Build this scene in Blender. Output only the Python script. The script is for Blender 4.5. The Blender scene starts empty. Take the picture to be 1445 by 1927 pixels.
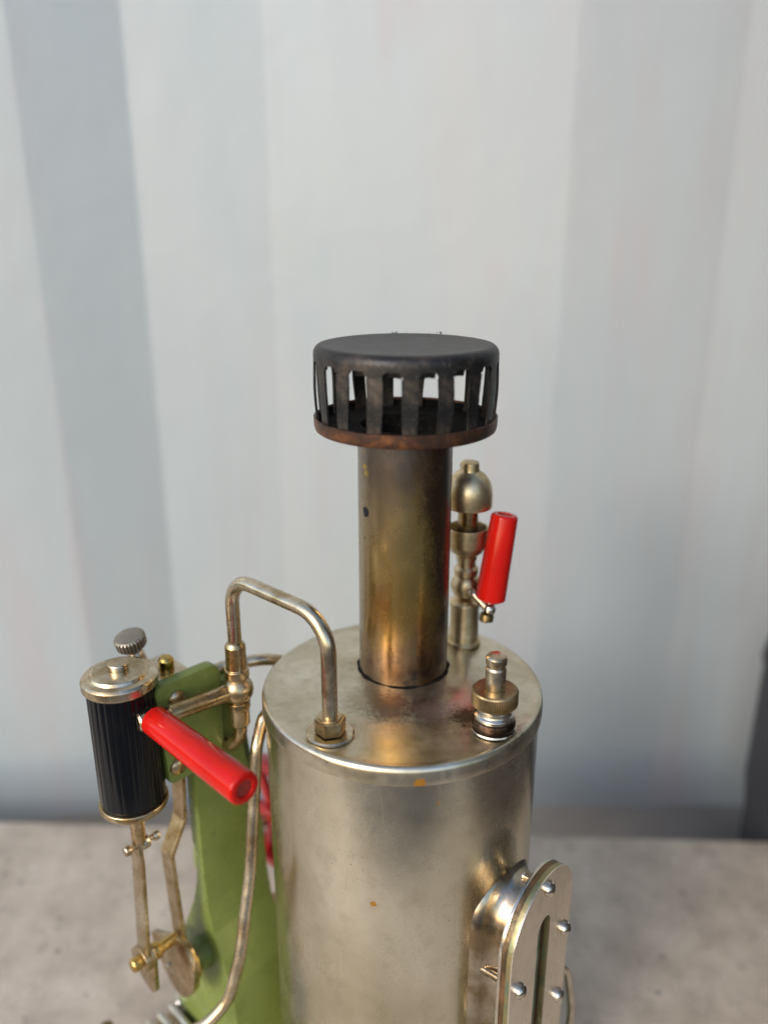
import bpy, bmesh, math, random
from mathutils import Vector, Matrix

random.seed(7)
R = math.radians
SC = bpy.context.scene
COL = SC.collection
Z0 = 160.0            # table top lies this many millimetres below the boiler lid
MM = 0.001

def W(x, y, z):       # engine millimetres (z = 0 at the boiler lid) -> metres in the world (z = 0 at the table)
    return Vector((x * MM, y * MM, (z + Z0) * MM))

# ------------------------------------------------------------------ camera, world, sun, exposure
cam_d = bpy.data.cameras.new("camera")
cam = bpy.data.objects.new("camera", cam_d); COL.objects.link(cam)
cam.location = W(-4.91, -196.72, 117.55)
cam.rotation_euler = (R(90) - 0.3338, 0, 0)
cam_d.sensor_fit = 'VERTICAL'; cam_d.sensor_height = 24.0
cam_d.lens = 24.0 * 1542.0 / 1927.0
cam_d.clip_start = 0.005; cam_d.clip_end = 200.0
cam_d.dof.use_dof = True
cam_d.dof.focus_distance = 0.209
cam_d.dof.aperture_fstop = 3.6
SC.camera = cam

SUN_EL, SUN_AZ = 27.0, -38.0     # azimuth from the camera's back (-Y), negative = to the left
world = bpy.data.worlds.new("World"); SC.world = world; world.use_nodes = True
wn = world.node_tree
for n_ in list(wn.nodes): wn.nodes.remove(n_)
sky = wn.nodes.new('ShaderNodeTexSky'); sky.sky_type = 'NISHITA'; sky.sun_disc = False
sky.sun_elevation = R(SUN_EL)
sd = Vector((math.sin(R(SUN_AZ)) * math.cos(R(SUN_EL)), -math.cos(R(SUN_AZ)) * math.cos(R(SUN_EL)), math.sin(R(SUN_EL))))
sky.sun_rotation = math.atan2(sd.x, sd.y)
sky.air_density = 1.0; sky.dust_density = 1.6; sky.ozone_density = 1.6
bg = wn.nodes.new('ShaderNodeBackground'); bg.inputs['Strength'].default_value = 0.15
wo = wn.nodes.new('ShaderNodeOutputWorld')
wn.links.new(sky.outputs[0], bg.inputs[0]); wn.links.new(bg.outputs[0], wo.inputs[0])

sun_d = bpy.data.lights.new("sun", 'SUN'); sun_d.energy = 0.75; sun_d.angle = R(14); sun_d.color = (1.0, 0.97, 0.93)
sun = bpy.data.objects.new("sun", sun_d); COL.objects.link(sun)
sun.rotation_euler = sd.to_track_quat('Z', 'Y').to_euler()
sun.location = (0, 0, 3)

SC.view_settings.view_transform = 'Standard'
try: SC.view_settings.look = 'None'
except Exception: pass
SC.view_settings.exposure = 0.93
SC.view_settings.gamma = 1.0

# ------------------------------------------------------------------ node helpers
class NT:
    def __init__(self, name):
        self.m = bpy.data.materials.new(name); self.m.use_nodes = True
        self.t = self.m.node_tree
        self.b = self.t.nodes.get('Principled BSDF')
        self.tc = self.t.nodes.new('ShaderNodeTexCoord')
    def node(self, kind, **kw):
        n = self.t.nodes.new(kind)
        for k, v in kw.items(): setattr(n, k, v)
        return n
    def link(self, a, b): self.t.links.new(a, b)
    def obj(self, scale=(1, 1, 1)):
        mp = self.node('ShaderNodeMapping'); mp.inputs['Scale'].default_value = scale
        self.link(self.tc.outputs['Object'], mp.inputs['Vector']); return mp.outputs[0]
    def noise(self, scale, detail=4, rough=0.55, stretch=(1, 1, 1), dist=0.0):
        n = self.node('ShaderNodeTexNoise'); n.inputs['Scale'].default_value = scale
        n.inputs['Detail'].default_value = detail; n.inputs['Roughness'].default_value = rough
        n.inputs['Distortion'].default_value = dist
        self.link(self.obj(stretch), n.inputs['Vector']); return n.outputs['Fac']
    def ramp(self, fac, stops, interp='LINEAR'):
        r = self.node('ShaderNodeValToRGB'); cr = r.color_ramp; cr.interpolation = interp
        while len(cr.elements) > 1: cr.elements.remove(cr.elements[-1])
        for i, (p, c) in enumerate(stops):
            el = cr.elements[0] if i == 0 else cr.elements.new(p)
            el.position = p
            if not isinstance(c, (tuple, list)): c = (c, c, c)
            el.color = (*c, 1)
        self.link(fac, r.inputs[0]); return r.outputs[0]
    def mix(self, fac, a, b, mode='MIX'):
        n = self.node('ShaderNodeMix', data_type='RGBA', blend_type=mode)
        for s, v in ((0, fac), (6, a), (7, b)):
            if isinstance(v, (int, float)): n.inputs[s].default_value = v
            elif isinstance(v, tuple): n.inputs[s].default_value = (*v, 1)
            else: self.link(v, n.inputs[s])
        return n.outputs[2]
    def math(self, op, a, b=0.0, c=None, clamp=False):
        n = self.node('ShaderNodeMath', operation=op, use_clamp=clamp)
        for i, v in enumerate((a, b, c)):
            if v is None: continue
            if isinstance(v, (int, float)): n.inputs[i].default_value = v
            else: self.link(v, n.inputs[i])
        return n.outputs[0]
    def xyz(self):
        s = self.node('ShaderNodeSeparateXYZ'); self.link(self.tc.outputs['Object'], s.inputs[0]); return s.outputs
    def mask(self, fac, lo, hi): return self.ramp(fac, [(lo, 0.0), (hi, 1.0)])
    def spot(self, p, r, wob=0.4, nz=900):
        """1 inside a small irregular spot at metre position p"""
        d = self.node('ShaderNodeVectorMath', operation='DISTANCE')
        self.link(self.tc.outputs['Object'], d.inputs[0]); d.inputs[1].default_value = p
        q = self.math('ADD', self.math('DIVIDE', d.outputs['Value'], r), self.math('MULTIPLY', self.math('SUBTRACT', self.noise(nz, 2), 0.5), wob * 2))
        return self.math('LESS_THAN', q, 1.0)
    def bump(self, fac, strength, dist=0.001):
        bp = self.node('ShaderNodeBump'); bp.inputs['Strength'].default_value = strength
        bp.inputs['Distance'].default_value = dist
        self.link(fac, bp.inputs['Height']); self.link(bp.outputs[0], self.b.inputs['Normal'])
    def set(self, **kw):
        names = dict(col='Base Color', rough='Roughness', metal='Metallic', spec='Specular IOR Level', coat='Coat Weight', coat_rough='Coat Roughness')
        for k, v in kw.items():
            s = self.b.inputs[names[k]]
            if isinstance(v, (int, float)): s.default_value = v
            elif isinstance(v, tuple): s.default_value = (*v, 1)
            else: self.link(v, s)
        return self.m

def nickel(name, base, tarn, rlo=0.22, rhi=0.42, amount=(0.40, 0.72), scale=60, speck=0.5, stretch=(1, 1, 1), spots=(), bump=0.05, patches=()):
    g = NT(name)
    big = g.noise(scale, 5, 0.6, stretch, 0.4)
    col = g.mix(g.mask(big, *amount), base, tarn)
    med = g.noise(scale * 5, 4, 0.6)
    col = g.mix(g.math('MULTIPLY', g.mask(med, 0.5, 0.75), 0.35), col, tuple(c * 0.72 for c in tarn))
    fine = g.noise(2300, 2, 0.5)
    zone = g.mask(g.noise(scale * 1.3, 3), 0.45, 0.62)
    dots = g.math('MULTIPLY', g.math('MULTIPLY', g.mask(fine, 0.66, 0.72), zone), speck)
    col = g.mix(dots, col, (0.07, 0.045, 0.025))
    for p, r, c, k in patches:      # soft-edged colour patches: position, radius, colour, strength
        d = g.node('ShaderNodeVectorMath', operation='DISTANCE')
        g.link(g.tc.outputs['Object'], d.inputs[0]); d.inputs[1].default_value = p
        q = g.math('ADD', g.math('DIVIDE', d.outputs['Value'], r), g.math('MULTIPLY', g.math('SUBTRACT', g.noise(700, 5, 0.7), 0.5), 1.5))
        col = g.mix(g.math('MULTIPLY', g.ramp(q, [(0.45, 1.0), (1.0, 0.0)]), k), col, c)
    sm = None
    for p, r in spots:
        s = g.spot(p, r)
        col = g.mix(s, col, (0.24, 0.105, 0.012)); sm = s if sm is None else g.math('MAXIMUM', sm, s)
    rough = g.math('ADD', g.math('MULTIPLY', g.ramp(g.noise(scale * 1.7, 5, 0.65, stretch), [(0.3, 0), (0.7, 1)]), rhi - rlo), rlo)
    rough = g.math('ADD', rough, g.math('MULTIPLY', dots, 0.3))
    scr = g.mask(g.noise(420, 3, 0.7, (1, 1, 0.06), 0.2), 0.60, 0.70)
    rough = g.math('ADD', rough, g.math('MULTIPLY', scr, 0.07))
    if sm is not None:
        g.set(metal=g.math('SUBTRACT', 1.0, sm))
    else:
        g.set(metal=1.0)
    if bump: g.bump(g.math('ADD', g.noise(scale * 2.5, 3), g.math('MULTIPLY', g.noise(1500, 2), 0.12)), bump, 0.0006)
    return g.set(col=col, rough=rough)

M = {}
NB, NTN = (0.62, 0.545, 0.44), (0.40, 0.315, 0.21)
M['boiler'] = nickel('boiler nickel', (0.79, 0.73, 0.59), (0.54, 0.475, 0.335), 0.17, 0.31, (0.38, 0.76), 34, 0.6, (1, 1, 0.7),
                     spots=((W(3.2, -37.9, -4.0), 0.0013), (W(-7.6, -36.8, -41.0), 0.0009), (W(8, -36.9, -10.8), 0.0006)), bump=0.05)
M['lid'] = nickel('lid nickel', (0.73, 0.665, 0.53), (0.48, 0.405, 0.27), 0.26, 0.42, (0.36, 0.70), 70, 0.85, bump=0.04,
                  spots=((W(3.4, -38.1, -4.2), 0.0014),),
                  patches=((W(-3.5, -13.5, 1.5), 0.0075, (0.17, 0.085, 0.075), 0.75), (W(6.5, -15, 1.4), 0.0075, (0.20, 0.11, 0.10), 0.65),
                           (W(16.5, -16.5, 0.3), 0.0055, (0.07, 0.05, 0.02), 0.85), (W(23, -22, 0.2), 0.0085, (0.11, 0.075, 0.03), 0.7),
                           (W(-18, -24, 0.2), 0.0075, (0.24, 0.17, 0.075), 0.6), (W(-9, -10, 1.2), 0.008, (0.30, 0.23, 0.12), 0.6),
                           (W(19, 22, 0.2), 0.0075, (0.26, 0.17, 0.06), 0.6), (W(13.5, -6, 2.0), 0.003, (0.30, 0.12, 0.09), 0.6)))
M['nickel'] = nickel('pipe nickel', (0.68, 0.58, 0.43), (0.40, 0.285, 0.145), 0.18, 0.34, (0.40, 0.68), 120, 0.6, bump=0.05)
M['old'] = nickel('worn nickel brass', (0.60, 0.48, 0.31), (0.36, 0.24, 0.10), 0.20, 0.38, (0.36, 0.62), 160, 0.7, bump=0.06)
M['bright'] = nickel('bright nickel', (0.70, 0.64, 0.55), (0.48, 0.40, 0.28), 0.12, 0.24, (0.45, 0.75), 150, 0.4, bump=0.03)
M['brass'] = nickel('polished brass', (0.66, 0.44, 0.13), (0.42, 0.25, 0.06), 0.18, 0.32, (0.40, 0.70), 150, 0.4, bump=0.03)
M['plate'] = nickel('brushed gauge plate', (0.86, 0.785, 0.68), (0.74, 0.65, 0.53), 0.24, 0.34, (0.40, 0.75), 60, 0.25, (1, 1, 0.25), bump=0.02)
M['housing'] = nickel('tarnished gauge housing', (0.50, 0.43, 0.34), (0.25, 0.18, 0.10), 0.16, 0.30, (0.36, 0.60), 90, 0.5, bump=0.06)
M['whistle'] = nickel('whistle nickel brass', (0.72, 0.575, 0.36), (0.47, 0.345, 0.17), 0.30, 0.46, (0.40, 0.66), 150, 0.7, bump=0.06)
M['greyknob'] = nickel('grey worn knob', (0.40, 0.36, 0.30), (0.24, 0.205, 0.155), 0.38, 0.55, (0.40, 0.66), 160, 0.7, bump=0.06)
M['knurl'] = nickel('grubby knurled brass', (0.36, 0.27, 0.15), (0.19, 0.13, 0.05), 0.30, 0.50, (0.35, 0.65), 200, 0.7, bump=0.05)
M['gold'] = nickel('golden rod', (0.70, 0.53, 0.27), (0.50, 0.35, 0.14), 0.35, 0.5, (0.40, 0.7), 250, 0.5, bump=0.08)
M['darkring'] = nickel('burnt washer', (0.16, 0.10, 0.07), (0.05, 0.03, 0.02), 0.25, 0.45, (0.35, 0.6), 300, 0.7, bump=0.15)
M['dirt'] = nickel('copper gasket', (0.30, 0.17, 0.09), (0.13, 0.10, 0.06), 0.35, 0.6, (0.40, 0.62), 250, 0.7, (1, 1, 0.4), bump=0.3)
M['patina'] = nickel('green patina edge', (0.40, 0.33, 0.17), (0.25, 0.30, 0.21), 0.35, 0.6, (0.50, 0.66), 180, 0.6, bump=0.2)

def chimney_mat():
    g = NT('heat tinted brass')
    x, y, z = g.xyz()
    n1 = g.noise(75, 5, 0.6, (1, 1, 0.55), 0.6)
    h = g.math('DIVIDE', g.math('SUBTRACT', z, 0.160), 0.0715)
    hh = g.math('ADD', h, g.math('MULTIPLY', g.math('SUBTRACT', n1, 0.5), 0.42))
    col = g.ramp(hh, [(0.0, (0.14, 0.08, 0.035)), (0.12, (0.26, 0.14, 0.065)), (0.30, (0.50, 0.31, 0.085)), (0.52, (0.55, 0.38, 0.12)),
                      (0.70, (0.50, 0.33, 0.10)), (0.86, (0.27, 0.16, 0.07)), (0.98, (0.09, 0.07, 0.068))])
    # blue-grey temper on the left, dark brown with a speckled edge on the right
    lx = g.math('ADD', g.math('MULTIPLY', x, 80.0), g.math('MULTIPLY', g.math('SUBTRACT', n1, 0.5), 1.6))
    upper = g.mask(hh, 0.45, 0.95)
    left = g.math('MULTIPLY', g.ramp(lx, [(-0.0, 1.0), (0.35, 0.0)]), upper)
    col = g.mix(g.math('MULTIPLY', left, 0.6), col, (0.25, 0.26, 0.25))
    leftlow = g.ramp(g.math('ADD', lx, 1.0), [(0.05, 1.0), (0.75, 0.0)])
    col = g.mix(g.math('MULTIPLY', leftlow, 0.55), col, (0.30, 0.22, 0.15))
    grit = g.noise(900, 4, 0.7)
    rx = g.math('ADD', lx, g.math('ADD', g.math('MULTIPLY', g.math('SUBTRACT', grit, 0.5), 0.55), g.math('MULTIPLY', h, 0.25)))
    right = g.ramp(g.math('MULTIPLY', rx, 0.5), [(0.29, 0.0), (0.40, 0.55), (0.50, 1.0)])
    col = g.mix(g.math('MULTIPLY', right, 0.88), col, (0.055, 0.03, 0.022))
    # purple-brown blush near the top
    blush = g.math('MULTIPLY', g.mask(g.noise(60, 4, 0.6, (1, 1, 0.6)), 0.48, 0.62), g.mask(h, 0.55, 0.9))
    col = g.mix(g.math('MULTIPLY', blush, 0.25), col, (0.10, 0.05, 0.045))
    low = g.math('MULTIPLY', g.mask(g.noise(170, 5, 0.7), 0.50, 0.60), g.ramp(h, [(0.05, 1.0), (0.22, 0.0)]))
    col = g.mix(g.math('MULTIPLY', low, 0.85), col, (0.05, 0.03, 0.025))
    for p, r in ((W(-10.0, 0.3, 49.2), 0.0014), (W(-10.2, 0.5, 48.2), 0.0007), (W(-10.2, 0.6, 42), 0.0006), (W(-10.3, 0.5, 36.2), 0.0006)):
        col = g.mix(g.spot(p, r, 0.6), col, (0.012, 0.01, 0.01))
    for p, r in ((W(-10.1, 0.4, 61), 0.0010), (W(-9.4, 0.2, 59.5), 0.0009), (W(-10.6, 0.9, 65), 0.0007)):
        col = g.mix(g.spot(p, r, 0.8), col, (0.55, 0.36, 0.06))
    rough = g.math('ADD', 0.19, g.math('MULTIPLY', g.noise(140, 4, 0.6), 0.16))
    rough = g.math('ADD', rough, g.math('MULTIPLY', right, 0.15))
    g.bump(grit, 0.05, 0.0005)
    return g.set(col=col, rough=rough, metal=1.0, coat=0.45, coat_rough=0.16)
M['chimney'] = chimney_mat()

def sooty(name, a, b, c, metal=0.6, rlo=0.42, sc=130):
    g = NT(name)
    n1 = g.noise(sc, 5, 0.65, dist=0.5)
    col = g.ramp(n1, [(0.30, a), (0.52, b), (0.72, c)])
    n2 = g.noise(sc * 8, 3, 0.7)
    col = g.mix(g.math('MULTIPLY', g.mask(n2, 0.55, 0.7), 0.5), col, (0.10, 0.085, 0.07))
    g.bump(n2, 0.12, 0.0004)
    return g.set(col=col, rough=g.math('ADD', rlo, g.math('MULTIPLY', n1, 0.22)), metal=metal)
M['cap'] = sooty('sooty blackened cap', (0.006, 0.0055, 0.005), (0.015, 0.013, 0.0115), (0.062, 0.045, 0.033), 0.30, 0.33, 120)
M['bar'] = sooty('sooty blackened bar', (0.007, 0.007, 0.0075), (0.018, 0.0165, 0.0155), (0.085, 0.062, 0.045), 0.40, 0.32, 200)
M['rim'] = sooty('rusty cap dish', (0.022, 0.018, 0.016), (0.075, 0.034, 0.02), (0.27, 0.10, 0.025), 0.5, 0.34, 150)
M['soot_and_gap'] = sooty('black soot', (0.004, 0.004, 0.004), (0.008, 0.007, 0.006), (0.02, 0.016, 0.012), 0.0, 0.75, 400)  # also blackens the ring that stands for the gap at the chimney foot
M['soot_and_gap'].node_tree.nodes['Principled BSDF'].inputs['Specular IOR Level'].default_value = 0.12

def paint(name, base, dark, rough=0.3, coat=0.3, sc=90, wear=None, metal=0.0, bump=0.04):
    g = NT(name)
    col = g.mix(g.mask(g.noise(sc, 5, 0.6), 0.4, 0.75), base, dark)
    if wear:
        col = g.mix(g.math('MULTIPLY', g.mask(g.noise(sc * 3, 5, 0.7), 0.60, 0.72), 0.7), col, wear)
    g.bump(g.noise(sc * 3, 3), bump, 0.0006)
    return g.set(col=col, rough=g.math('ADD', rough - 0.05, g.math('MULTIPLY', g.noise(sc * 2, 4), 0.12)), metal=metal, coat=coat, coat_rough=0.12)
M['green'] = paint('old green enamel', (0.165, 0.200, 0.048), (0.130, 0.165, 0.04), 0.26, 0.0, 70, (0.07, 0.09, 0.02))
M['green'].node_tree.nodes['Principled BSDF'].inputs['Specular IOR Level'].default_value = 0.3
M['red'] = paint('glossy red handle', (0.50, 0.010, 0.006), (0.42, 0.008, 0.005), 0.12, 0.0, 90, (0.24, 0.012, 0.008), bump=0.03)
M['red'].node_tree.nodes['Principled BSDF'].inputs['Specular IOR Level'].default_value = 0.22
M['red'].node_tree.nodes['Principled BSDF'].inputs['Coat Roughness'].default_value = 0.06
M['redend'] = paint('worn red handle end', (0.30, 0.02, 0.012), (0.16, 0.015, 0.01), 0.5, 0.0, 400, (0.05, 0.015, 0.01), bump=0.3)
M['wheel'] = paint('red wheel enamel', (0.32, 0.006, 0.006), (0.22, 0.006, 0.006), 0.3, 0.3, 60)
M['black'] = paint('glossy black cladding', (0.0035, 0.004, 0.005), (0.006, 0.006, 0.007), 0.10, 0.0, 120, bump=0.02)
M['black'].node_tree.nodes['Principled BSDF'].inputs['Specular IOR Level'].default_value = 0.24
M['bin'] = paint('dark charcoal plastic', (0.030, 0.030, 0.034), (0.04, 0.04, 0.044), 0.6, 0.0, 30)
M['gauge_glass'] = paint('stained gauge strip', (0.16, 0.19, 0.11), (0.30, 0.42, 0.32), 0.35, 0.2, 200, (0.04, 0.03, 0.015), bump=0.3)

def wall_mat():
    g = NT('painted container steel')
    s = (1, 1, 0.16)
    col = g.ramp(g.noise(7, 4, 0.55, s), [(0.30, (0.35, 0.388, 0.395)), (0.55, (0.368, 0.395, 0.398)), (0.72, (0.392, 0.390, 0.385))])
    streak = g.mask(g.noise(28, 5, 0.65, (1, 1, 0.07)), 0.56, 0.78)
    col = g.mix(g.math('MULTIPLY', streak, 0.55), col, (0.325, 0.312, 0.312))
    pink = g.math('MULTIPLY', g.mask(g.noise(16, 5, 0.7, (1.4, 1, 0.22)), 0.54, 0.68), 0.4)
    col = g.mix(pink, col, (0.395, 0.325, 0.335))
    blue = g.math('MULTIPLY', g.mask(g.noise(9.5, 4, 0.6, (1, 1, 0.3)), 0.52, 0.66), 0.7)
    col = g.mix(blue, col, (0.325, 0.372, 0.385))
    g.bump(g.math('ADD', g.noise(9, 3, 0.5, (1, 1, 0.5)), g.math('MULTIPLY', g.noise(60, 3), 0.15)), 0.35, 0.006)
    return g.set(col=col, rough=g.math('ADD', 0.27, g.math('MULTIPLY', g.noise(15, 3), 0.14)))
M['wall'] = wall_mat()

def table_mat():
    g = NT('stone look worktop')
    n1 = g.noise(42, 8, 0.68)
    col = g.ramp(n1, [(0.32, (0.385, 0.31, 0.235)), (0.50, (0.52, 0.43, 0.33)), (0.68, (0.63, 0.53, 0.415))])
    n2 = g.noise(120, 5, 0.7)
    col = g.mix(g.math('MULTIPLY', g.mask(n2, 0.56, 0.70), 0.55), col, (0.28, 0.22, 0.18))
    v = g.node('ShaderNodeTexVoronoi'); v.inputs['Scale'].default_value = 95; v.inputs['Randomness'].default_value = 1.0
    g.link(g.obj(), v.inputs['Vector'])
    chips = g.math('MULTIPLY', g.math('LESS_THAN', g.math('ADD', v.outputs['Distance'], g.math('MULTIPLY', g.noise(300, 2), 0.25)), 0.25), g.mask(g.noise(38, 2), 0.44, 0.50))
    col = g.mix(g.math('MULTIPLY', chips, 0.8), col, (0.74, 0.67, 0.60))
    v2 = g.node('ShaderNodeTexVoronoi'); v2.inputs['Scale'].default_value = 110
    g.link(g.obj((1, 1.2, 1)), v2.inputs['Vector'])
    v3 = g.node('ShaderNodeTexVoronoi'); v3.inputs['Scale'].default_value = 330
    g.link(g.obj((1, 1.1, 1)), v3.inputs['Vector'])
    fl = g.math('MULTIPLY', g.math('LESS_THAN', v3.outputs['Distance'], 0.22), g.mask(g.noise(90, 3), 0.5, 0.6))
    col = g.mix(g.math('MULTIPLY', fl, 0.6), col, (0.70, 0.63, 0.56))
    dk = g.math('MULTIPLY', g.math('LESS_THAN', g.math('ADD', v2.outputs['Distance'], g.math('MULTIPLY', g.noise(260, 2), 0.3)), 0.30), g.mask(g.noise(47, 2), 0.44, 0.50))
    col = g.mix(g.math('MULTIPLY', dk, 0.6), col, (0.15, 0.125, 0.11))
    g.bump(n2, 0.15, 0.0008)
    return g.set(col=col, rough=g.math('ADD', 0.42, g.math('MULTIPLY', n1, 0.2)))
M['table'] = table_mat()
M['tableedge'] = paint('worktop edge', (0.22, 0.19, 0.165), (0.16, 0.14, 0.12), 0.5, 0.0, 60)
M['rail'] = paint('container bottom rail', (0.42, 0.415, 0.415), (0.36, 0.355, 0.36), 0.45, 0.0, 20)

def ground_mat():
    g = NT('yard asphalt')
    n = g.noise(30, 6, 0.65)
    g.bump(g.noise(140, 4), 0.3, 0.003)
    return g.set(col=g.ramp(n, [(0.3, (0.075, 0.07, 0.066)), (0.7, (0.13, 0.122, 0.115))]), rough=0.85)
M['ground'] = ground_mat()

# ------------------------------------------------------------------ mesh helpers
class G:
    """collects faces in millimetres; build() makes ONE mesh object"""
    def __init__(self): self.v = []; self.f = []
    def add(self, vs, fs):
        o = len(self.v); self.v += [tuple(p) for p in vs]; self.f += [tuple(i + o for i in f) for f in fs]
        return self
    def build(self, name, mat, parent=None, sharp=32, bevel=0.0, label=None, kind=None):
        me = bpy.data.meshes.new(name)
        me.from_pydata([W(*p) for p in self.v], [], self.f)
        bm = bmesh.new(); bm.from_mesh(me)
        bmesh.ops.remove_doubles(bm, verts=bm.verts, dist=1e-7)
        bmesh.ops.recalc_face_normals(bm, faces=bm.faces)
        if bevel:
            es = [e for e in bm.edges if len(e.link_faces) == 2 and e.calc_face_angle() > R(40)]
            bmesh.ops.bevel(bm, geom=es, offset=bevel * MM, segments=2, affect='EDGES', profile=0.6)
        bm.to_mesh(me); bm.free()
        for p in me.polygons: p.use_smooth = True
        me.set_sharp_from_angle(angle=R(sharp))
        me.materials.append(mat)
        o = bpy.data.objects.new(name, me); COL.objects.link(o)
        if parent is not None: o.parent = parent
        if label: o['label'] = label
        if kind: o['kind'] = kind
        return o

def rnd(pts, r, k=4, closed=False):
    """round the corners of a polyline (any dimension); r a number or a list"""
    n = len(pts); P = [Vector(p) for p in pts]; out = []
    for i in range(n):
        ri = r[i] if isinstance(r, (list, tuple)) else r
        if (not closed and i in (0, n - 1)) or ri <= 0: out.append(P[i]); continue
        a, b, c = P[i - 1], P[i], P[(i + 1) % n]
        u, w = (a - b), (c - b); lu, lw = u.length, w.length
        if lu < 1e-9 or lw < 1e-9: out.append(b); continue
        u /= lu; w /= lw
        ang = math.acos(max(-1, min(1, u.dot(w))))
        if ang > math.pi - 0.02: out.append(b); continue
        t = min(ri / math.tan(ang / 2), lu * 0.49, lw * 0.49)
        p0, p2 = b + u * t, b + w * t
        rr = t * math.tan(ang / 2)
        bis = (u + w).normalized(); cen = b + bis * (rr / math.sin(ang / 2))
        d0, d2 = p0 - cen, p2 - cen
        tot = math.pi - ang
        for j in range(k + 1):
            s = j / k
            q = (d0 * math.sin((1 - s) * tot) + d2 * math.sin(s * tot)) / math.sin(tot)
            out.append(cen + q)
    return out

def frame(axis):
    a = Vector(axis).normalized()
    h = Vector((0, 0, 1)) if abs(a.z) < 0.9 else Vector((1, 0, 0))
    if abs(a.z) > 0.9: u = Vector((1, 0, 0)); u = (u - a * u.dot(a)).normalized()
    else: u = h.cross(a).normalized()
    return u, a.cross(u).normalized(), a

def lathe(g, prof, o, axis=(0, 0, 1), seg=48, mod=None, warp=None):
    """prof: (radius, height) pairs along the axis from o"""
    u, v, a = frame(axis); o = Vector(o); rows = []; vs = []; fs = []
    for (r, h) in [(p[0], p[1]) for p in prof]:
        if r < 1e-6:
            rows.append([len(vs)]); vs.append(o + a * h)
        else:
            row = []
            for i in range(seg):
                t = 2 * math.pi * i / seg
                rr = r * (mod(t, h, i) if mod else 1.0)
                row.append(len(vs)); p = o + a * h + (u * math.cos(t) + v * math.sin(t)) * rr
                if warp: p = warp(p)
                vs.append(p)
            rows.append(row)
    for A, B in zip(rows, rows[1:]):
        if len(A) == 1 and len(B) == 1: continue
        for i in range(seg):
            j = (i + 1) % seg
            if len(A) == 1: fs.append((A[0], B[j], B[i]))
            elif len(B) == 1: fs.append((A[i], A[j], B[0]))
            else: fs.append((A[i], A[j], B[j], B[i]))
    return g.add(vs, fs)

def solid(prof, r=0.0, k=3):
    """close a lathe profile on the axis and round its corners"""
    p = [(0, prof[0][1])] + list(prof) + [(0, prof[-1][1])]
    return [(q[0], q[1]) for q in rnd([(a, b, 0) for a, b in p], r, k)] if r else p

def tube(g, pts, r, seg=20, bend=0.0, k=8, caps=True, rfun=None):
    P = rnd(pts, bend, k) if bend else [Vector(p) for p in pts]
    # subdivide long straight runs a little
    Q = [P[0]]
    for p in P[1:]:
        if (p - Q[-1]).length > 1e-4: Q.append(p)
    P = Q
    T = []
    for i in range(len(P)):
        d = (P[min(i + 1, len(P) - 1)] - P[max(i - 1, 0)]).normalized(); T.append(d)
    u = frame(T[0])[0]; rows = []; vs = []; fs = []
    for i, p in enumerate(P):
        u = (u - T[i] * u.dot(T[i])).normalized(); w = T[i].cross(u)
        rr = r if rfun is None else r * rfun(i / (len(P) - 1))
        row = []
        for j in range(seg):
            t = 2 * math.pi * j / seg; row.append(len(vs)); vs.append(p + (u * math.cos(t) + w * math.sin(t)) * rr)
        rows.append(row)
    for A, B in zip(rows, rows[1:]):
        for j in range(seg): fs.append((A[j], A[(j + 1) % seg], B[(j + 1) % seg], B[j]))
    if caps: fs.append(tuple(reversed(rows[0]))); fs.append(tuple(rows[-1]))
    return g.add(vs, fs)

def prism(g, poly, o, u, v, w, d0, d1):
    """polygon (a, b) in the plane o + a u + b v, thickened from d0 to d1 along w"""
    o, u, v, w = Vector(o), Vector(u), Vector(v), Vector(w); n = len(poly)
    vs = [o + u * p[0] + v * p[1] + w * d0 for p in poly] + [o + u * p[0] + v * p[1] + w * d1 for p in poly]
    fs = [tuple(range(n)), tuple(range(2 * n - 1, n - 1, -1))] + [(i, (i + 1) % n, n + (i + 1) % n, n + i) for i in range(n)]
    return g.add(vs, fs)

def bar(g, pts, wdir, width, thick, bend=0.0):
    """flat bar along pts; wdir is the direction of its width"""
    P = rnd(pts, bend, 5) if bend else [Vector(p) for p in pts]
    wd = Vector(wdir).normalized(); rows = []; vs = []; fs = []
    for i, p in enumerate(P):
        t = (P[min(i + 1, len(P) - 1)] - P[max(i - 1, 0)]).normalized(); nn = t.cross(wd).normalized()
        row = []
        for a, b in ((-1, -1), (1, -1), (1, 1), (-1, 1)):
            row.append(len(vs)); wv = width[i] if isinstance(width, list) else width
            vs.append(p + wd * (a * wv / 2) + nn * (b * thick / 2))
        rows.append(row)
    for A, B in zip(rows, rows[1:]):
        for j in range(4): fs.append((A[j], A[(j + 1) % 4], B[(j + 1) % 4], B[j]))
    fs.append(tuple(rows[0])); fs.append(tuple(rows[-1]))
    return g.add(vs, fs)

def box(g, c, s, u=(1, 0, 0), v=(0, 1, 0), w=(0, 0, 1)):
    a, b, h = s[0] / 2, s[1] / 2, s[2] / 2
    return prism(g, [(-a, -b), (a, -b), (a, b), (-a, b)], c, u, v, w, -h, h)

def sphere(g, c, r, seg=28, rings=16, axis=(0, 0, 1), sq=1.0):
    pr = [(r * math.sin(math.pi * i / rings), -r * sq * math.cos(math.pi * i / rings)) for i in range(rings + 1)]
    pr[0] = (0, pr[0][1]); pr[-1] = (0, pr[-1][1])
    return lathe(g, pr, c, axis, seg)

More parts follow.
